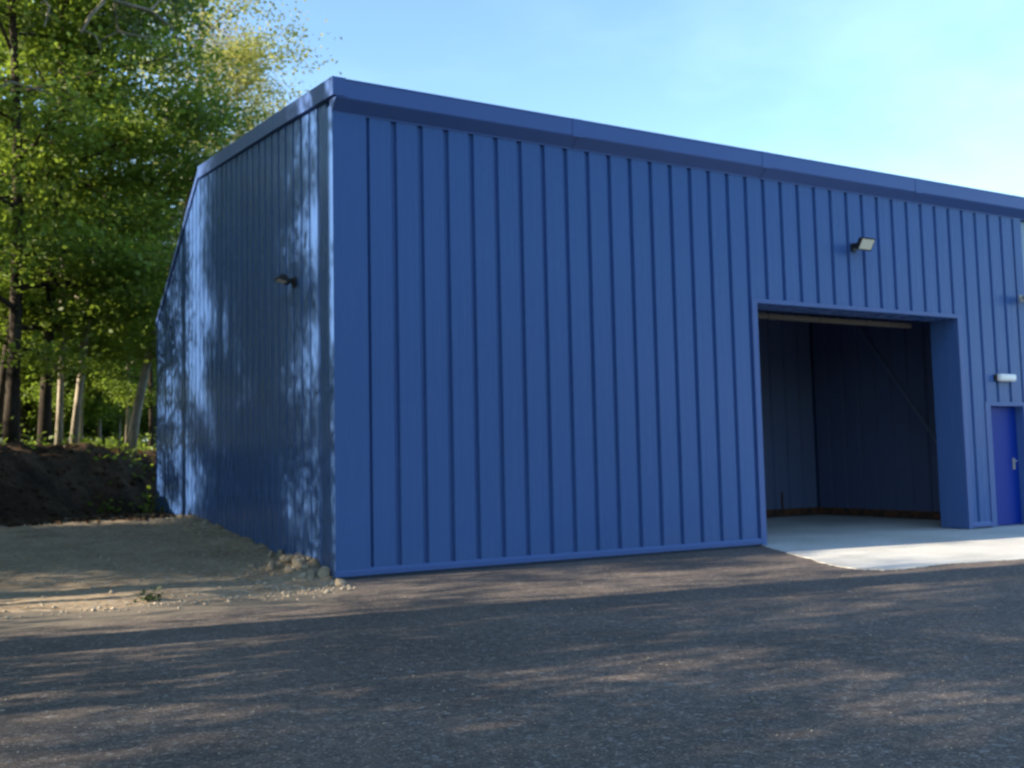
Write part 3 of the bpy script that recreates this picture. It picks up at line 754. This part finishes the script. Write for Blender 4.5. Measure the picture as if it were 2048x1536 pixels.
for i in range(46):
    yy = 21+i*0.95; x = g.uniform(-6, 1.0+0.13*(yy-16))
    plant('s', x, yy, g.uniform(0, 6.28), g.uniform(.6, 1.25), 'sapling', 'bushy green sapling in the understorey of the wood', cat='sapling', group='saplings under the trees of the wood')
# the edge of the wood along the left of the yard, which shades it
LEFT = []
for x, y, key, s in [(-10.5, 12.2, 'a', 0.75), (-7.6, 10.9, 'h', 0.78), (-8.5, 4.9, 's', .9), (-8.0, 6.6, 's', .7), (-6.4, 1.2, 't', 1.0), (-6.0, 5.8, 't', 1.05), (-7.0, 9.6, 't', 1.0), (-10.5, 7.2, 't', 1.15), (-11.5, 2.0, 't', 1.1), (-5.6, 3.4, 't', 1.0), (-8.6, 4.4, 't', 1.1), (-6.2, -2.2, 't', 1.0), (-13.5, 5.2, 't', 1.25), (-9.5, -1.4, 't', 1.15), (-12.0, 5.0, 'g', 0.9), (-15.5, 6.4, 'a', .95),
                     (-10.8, 4.1, 'h', 0.86), (-14.5, 6.2, 'h', 1.0), (-10.2, 1.25, 'h', 0.57), (-13.5, -2.4, 'h', 0.92), (-10.0, -3.6, 'h', 0.85), (-12.5, -6.0, 'g', 0.9), (-9.8, -8.2, 'h', 1.0),
                     (-13, -10.5, 'g', 1.0), (-10.5, -13, 'g', 1.0), (-16.5, -5.5, 'g', 0.95), (-17, -2.4, 'h', 1.05), (-14.5, -15, 'a', 0.9), (-11, -17, 'g', 1.0)]:
    plant(key, x, y, g.uniform(0, 6.28), s, 'woodland_tree', 'leafy tree of the wood edge along the left side of the yard', group='trees along the left side of the yard')

for x, y, s in [(-18.5, 7.2, 1.0), (-26, 7.6, 1.1)]:
    plant(g.choice('ab'), x, y, g.uniform(0, 6.28), s, 'woodland_tree', 'tall leafy tree in the wood to the left of the earth bank', group='tall trees left of the earth bank')
for k in range(34):  # low trees added out of view to block horizon glow on the end wall
    plant(g.choice('sg'), -33-g.uniform(0, 9), -14+2.5*k+g.uniform(-.8, .8), g.uniform(0, 6.28), g.uniform(.62, .8) if k % 2 else 1.0, 'woodland_tree', 'unseen low bushy tree added far left of the yard', group='unseen low trees added far to the left')
for k in range(30):  # trees added out of view to darken what the end wall reflects
    plant(g.choice('abg'), -7-g.uniform(0, 22), 36+g.uniform(0, 26), g.uniform(0, 6.28), g.uniform(.9, 1.25), 'woodland_tree', 'unseen leafy tree added in the far left depth of the wood', group='unseen trees added in the far left depth of the wood')
for k in range(22):
    plant('s', -5-g.uniform(0, 18), 27+g.uniform(0, 14), g.uniform(0, 6.28), g.uniform(.8, 1.3), 'sapling', 'bushy sapling in the far left depth of the wood', cat='sapling', group='saplings in the far left depth of the wood')
# the other side of the yard, behind the photographer, is wooded too; it shows in the gloss of the front wall
for k in range(15):
    plant(g.choice('ab'), -19+3.4*k+g.uniform(-.6, .6), -38+g.uniform(-2.5, 2.5), g.uniform(0, 6.28), g.uniform(.55, .75), 'woodland_tree', 'leafy tree of the wood across the yard from the front wall', group='trees across the yard')
# undergrowth: low leaves over the forest floor and bank top
rr = np.random.RandomState(8)
P_ = []
for k in range(420):
    x, y = rr.uniform(-7, 9), 10.6+rr.rand()**1.5*46
    if x > 0.2 and y < 12.6: continue
    rad = rr.uniform(.2, .7); hh = rr.uniform(.1, .8); n = int(26*rad/0.4)
    q = rr.randn(n, 3)*np.array([rad*.6, rad*.6, hh*.35]); q[:, 2] = abs(q[:, 2])
    P_.append(q+np.array([x, y, hz(x, y)+0.02]))
o = link('undergrowth', leaf_mesh('undergrowth', np.concatenate(P_), 0.13, M['leaf'], .5, 3)); tag(o, 'low green undergrowth on the floor of the wood', kind='stuff')
xy = np.stack([rr.uniform(-7, 1, 4200), rr.uniform(7.8, 20, 4200)], 1)
zz = height(xy[:, 0], xy[:, 1])+0.015
o = link('leaf_litter', leaf_mesh('leaf_litter', np.column_stack([xy, zz]), 0.085, M['litter'], .8, 5)); tag(o, 'brown dead leaves lying on the earth bank', kind='stuff')
# the one dark tuft on the bare dirt
q = rr.randn(60, 3)*np.array([.05, .05, .05]); q[:, 2] = abs(q[:, 2])+.01
x, y = -2.0, -0.35
t_ = empty('weed_tuft', (x, y, hz(x, y)), label='small dark weed tuft alone on the pale dirt', cat='weed')
link('foliage', leaf_mesh('foliage', q, 0.06, M['needle'], .3, 9), None, t_)
MB().tube([(0, 0, -0.02), (0.01, 0, 0.06)], [0.006, 0.004], 5).build('stem', M['bark'], t_)
